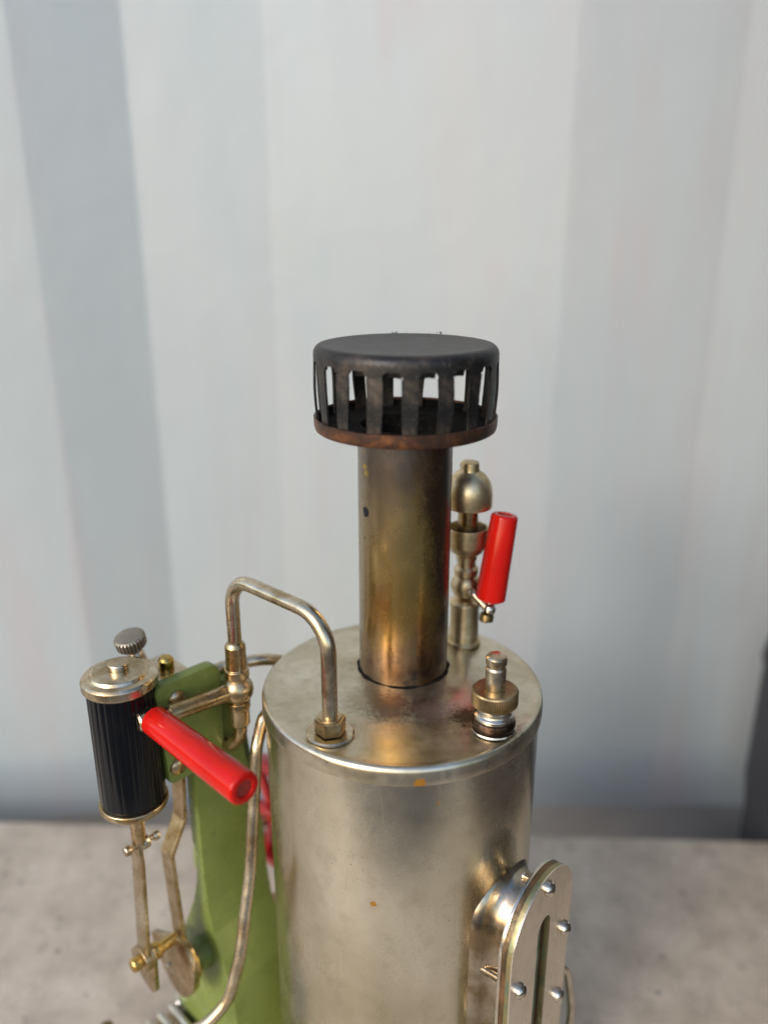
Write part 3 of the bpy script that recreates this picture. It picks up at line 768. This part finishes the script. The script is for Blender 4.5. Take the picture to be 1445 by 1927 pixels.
bar(g, [q0, q1, q1 + (q2 - q1) * .25, q2], NX, [3.6, 5.4, 5.4, 5.6], 1.3)
cr = g.build('connecting_rod', M['nickel'], ENG, bevel=0.2)
g = G(); lathe(g, rnd([(0, -1.2, 0), (3.6, -1.2, 0), (3.6, 1.2, 0), (0, 1.2, 0)], .3, 3), F(-60.6, CN, -86.2), EX, 36); g.build('big_end', M['old'], cr)

# crankshaft
SHN, SHZ = -46.3, -98.0
g = G(); tube(g, [F(-50, SHN, SHZ), F(2, SHN, SHZ)], 2.0, 22); ck = g.build('crankshaft', M['nickel'], ENG)
g = G(); tube(g, [F(-62.6, CN, -86.0), F(-50, CN, -86.0)], 1.75, 22); g.build('crank_pin', M['brass'], ck)
g = G(); lathe(g, rnd([(0, 0, 0), (2.1, 0, 0), (2.1, 2.2, 0), (1.7, 2.7, 0), (0, 2.7, 0)], .3, 4), F(-62.2, CN, -86.0), -EX, 30); g.build('pin_head', M['brass'], ck)
g = G(); lathe(g, rnd([(0, 0, 0), (2.6, 0, 0), (2.6, 2.0, 0), (0, 2.0, 0)], .5, 4), F(-57.8, CN, -86.0), EX, 30); g.build('pin_bush', M['brass'], ck)
# outer leaf of the crank, in the (n, z) plane at e = -61.8
leaf = [(-57.5, -92.0), (-50.2, -83.4), (-44, -81.4), (-42.4, -84.6), (-43.4, -97.6), (-45.6, -99.8), (-51.5, -98.6)]
lf = rnd([(a, b, 0) for a, b in leaf], [2, 2, 1.5, 1, .8, .8, 9], 4, True)
g = G(); prism(g, [(q.x, q.y) for q in lf], (0, 0, 0), NX, ZX, EX, -59.8, -58.5); g.build('crank_leaf', M['old'], ck, bevel=.15)
g = G(); sphere(g, F(-60.0, -44.9, -88.2), .8, 16, 10); g.build('rivet', M['bright'], ck)
half = [(-59.6, -92.6), (-43.3, -83.8), (-38.2, -83.6), (-34.8, -89.9), (-36.4, -99.0), (-41.5, -106.2), (-48.0, -107.9), (-53.1, -103.0), (-58.1, -97.3)]
hf = rnd([(a, b, 0) for a, b in half], [1, 1, 4, 8, 9, 7, 6, 12, 3], 5, True)
g = G(); prism(g, [(q.x, q.y) for q in hf], (0, 0, 0), NX, ZX, EX, -51.4, -49.2); g.build('crank_web', M['old'], ck, bevel=.3)
g = G(); sphere(g, F(-51.6, -50.0, -98.7), .85, 16, 10); g.build('rivet', M['bright'], ck)
g = G(); lathe(g, rnd([(0, 0, 0), (6.6, 0, 0), (6.6, 1.7, 0), (0, 1.7, 0)], .3, 3), F(-48.6, SHN, SHZ + 2), EX, 48); g.build('eccentric', M['knurl'], ck)
g = G(); lathe(g, rnd([(0, 0, 0), (6.3, 0, 0), (6.3, .8, 0), (0, .8, 0)], .3, 3), F(-46.7, SHN, SHZ), EX, 48); g.build('brass_thrust_ring', M['brass'], ck)
# eccentric rod
g = G()
bar(g, [F(-43.6, -46.3, -26), F(-44.6, -46.3, -44.6), F(-49.8, -46.3, -54.6), F(-48.6, -46.3, -86), F(-48.2, -46.3, -92)], NX, 5.6, 1.3, 0)
g.build('eccentric_rod', M['old'], ENG, bevel=0.2, sharp=12)
g = G(); sphere(g, F(-41.4, -65.0, -135.4), 1.6, 16, 10); g.build('base_screw', M['bright'], ENG)

# little flywheel half hidden behind the boiler
FE, FN, FZ, FR = 0.0, -61.0, -78.0, 21.5
fw = None
g = G(); lathe(g, rnd([(FR - 3.4, -3, 0), (FR, -3, 0), (FR, 3, 0), (FR - 3.4, 3, 0), (FR - 3.4, -3, 0)], [0, .8, .8, .5, 0], 3), F(FE, FN, FZ), EX, 72)
fw = g.build('flywheel', M['wheel'], ENG)
g = G(); lathe(g, rnd([(0, -4, 0), (4.4, -4, 0), (4.4, 4, 0), (0, 4, 0)], .5, 3), F(FE, FN, FZ), EX, 32); g.build('hub', M['wheel'], fw)
for k in range(5):
    a = R(180 + 6 + 72 * k); d = NX * math.cos(a) + ZX * math.sin(a); t = ZX * math.cos(a) - NX * math.sin(a)
    g = G(); bar(g, [F(FE, FN, FZ) + d * 4, F(FE, FN, FZ) + d * (FR - 3)], t, [3.6, 2.8], 2.4); g.build('spoke', M['wheel'], fw, bevel=.4)
g = G(); tube(g, [F(-26, FN, FZ), F(4.5, FN, FZ)], 2, 18); g.build('axle', M['nickel'], fw)
g = G(); prism(g, rrect(9, 5, 2), F(-29, -54, -78), NX, ZX, EX, -3, 3); g.build('axle_bracket', M['green'], ENG, bevel=.5)

# ------------------------------------------------------------------ water gauge
GP = R(-38); GN = Vector((math.cos(GP), math.sin(GP), 0)); GT = Vector((-math.sin(GP), math.cos(GP), 0))
GD = 47.5
def gpt(t, z, d): return GT * t + ZX * z + GN * d
def stadium(c, hw, ztop, zbot, ry, k=18):
    pts = [(c + hw * math.cos(math.pi * i / k), ztop - ry + ry * math.sin(math.pi * i / k)) for i in range(k + 1)]
    pts += [(c - hw * math.cos(math.pi * i / k), zbot + ry - ry * math.sin(math.pi * i / k)) for i in range(k + 1)]
    return pts
GC = -1.3
# housing soldered to the boiler
g = G(); st = stadium(GC - .6, 10.5, -42.8, -132, 13.0, 28)
n_ = len(st); vs = []; fs = []
lev = [(30, 1.30), (34.5, 1.30), (35.8, 1.25), (36.8, 1.16), (37.8, 1.075), (39, 1.02), (40.5, 1.0), (44.4, 1.0)]
for d, k in lev:
    for a, b in st: vs.append(gpt(GC - .6 + (a - GC + .6) * k, -87 + (b + 87) * (1 + (k - 1) * .3), d))
for i in range(len(lev) - 1):
    for j in range(n_): fs.append((i * n_ + j, i * n_ + (j + 1) % n_, (i + 1) * n_ + (j + 1) % n_, (i + 1) * n_ + j))
g.add(vs, fs); wg = g.build('water_gauge', M['housing'], ENG, sharp=50)
def ring_plate(outer, inner, d0, d1):
    g = G(); n = len(outer); vs = []; fs = []
    for d in (d0, d1):
        for P in (outer, inner):
            for a, b in P: vs.append(gpt(a, b, d))
    for j in range(n):
        q = (j + 1) % n
        fs.append((j, q, n + q, n + j)); fs.append((2 * n + j, 2 * n + q, 3 * n + q, 3 * n + j))
        fs.append((j, q, 2 * n + q, 2 * n + j)); fs.append((n + j, n + q, 3 * n + q, 3 * n + j))
    return g.add(vs, fs)
so = stadium(GC, 16.6, -38.6, -136, 15.5); si = stadium(-0.8, 3.4, -52.0, -122, 3.6)
sl = stadium(-0.8, 3.6, -51.8, -122.2, 3.8)
ring_plate(so, si, GD - 0.28, GD).build('front_plate', M['plate'], wg, sharp=30)
ring_plate(stadium(GC, 16.55, -38.65, -135.9, 15.45), si, GD - 1.6, GD - 0.29).build('plate_edge', M['patina'], wg, bevel=.1, sharp=30)
so2 = stadium(GC, 16.45, -38.8, -135.8, 15.4)
ring_plate(so2, sl, GD - 3.0, GD - 1.62).build('gasket', M['dirt'], wg)
ring_plate(stadium(GC, 16.6, -38.6, -136, 15.5), sl, GD - 3.9, GD - 3.02).build('back_flange', M['bright'], wg, bevel=.1)
g = G(); prism(g, stadium(-0.8, 3.8, -51.6, -122.4, 4.0), (0, 0, 0), GT, ZX, GN, GD - 4.6, GD - 2.6); g.build('glass_strip', M['gauge_glass'], wg)
for i, (t_, z_, sdir) in enumerate(((-.7, -42.4, ZX + GT * .5), (12.0, -65.7, GT + ZX * 2), (-13.2, -65.7, ZX * 1.0 + GT * .6), (11.6, -90, GT * 1.0 + ZX * 1.5), (-13.4, -90, ZX), (11.6, -114, GT), (-13.4, -114, GT))):
    g = G(); slot_screw(g, gpt(t_, z_, GD), GN, 2.0, 1.95, sdir, .17, .5); g.build('screw', M['bright'], wg)
    g = G(); th = [(0, 0), (0.6, 0)]; L = 7.5 if t_ < -5 else 3.0
    nt = int(L / 0.55)
    for k in range(nt): th += [(1.2, 0.1 + k * .55), (0.8, .38 + k * .55)]
    th += [(0.9, L), (0, L)]
    lathe(g, th, gpt(t_, z_, GD - 4.0), -GN, 20); g.build('screw_thread', M['bright'], wg, sharp=20)
g = G(); tube(g, [gpt(9, -84, 40), Vector((44.0, -12, -86)), Vector((50.5, -8, -95)), Vector((53.5, -6, -112)), Vector((53, -5, -141))], 1.1, 18, [0, 5, 8, 20, 0], 8)
g.build('overflow_pipe', M['bright'], wg)
# small knob low down in front of the ribbed step
g = G(); lathe(g, rnd([(0, 0, 0), (1.8, 0, 0), (1.8, 15, 0), (2.3, 15.3, 0), (2.4, 17.5, 0), (1.6, 18.4, 0), (0, 18.5, 0)], .4, 3), Vector((-100.5, 12.0, -160)), (0, 0, 1), 26)
dk = g.build('drain_knob', M['knurl'], ENG)
g = G(); tube(g, [Vector((-100.5, 12.0, -151)), Vector((-97, 14, -151)), F(-54, -58, -150)], 1.2, 14, 3.0); g.build('drain_tube', M['knurl'], dk)
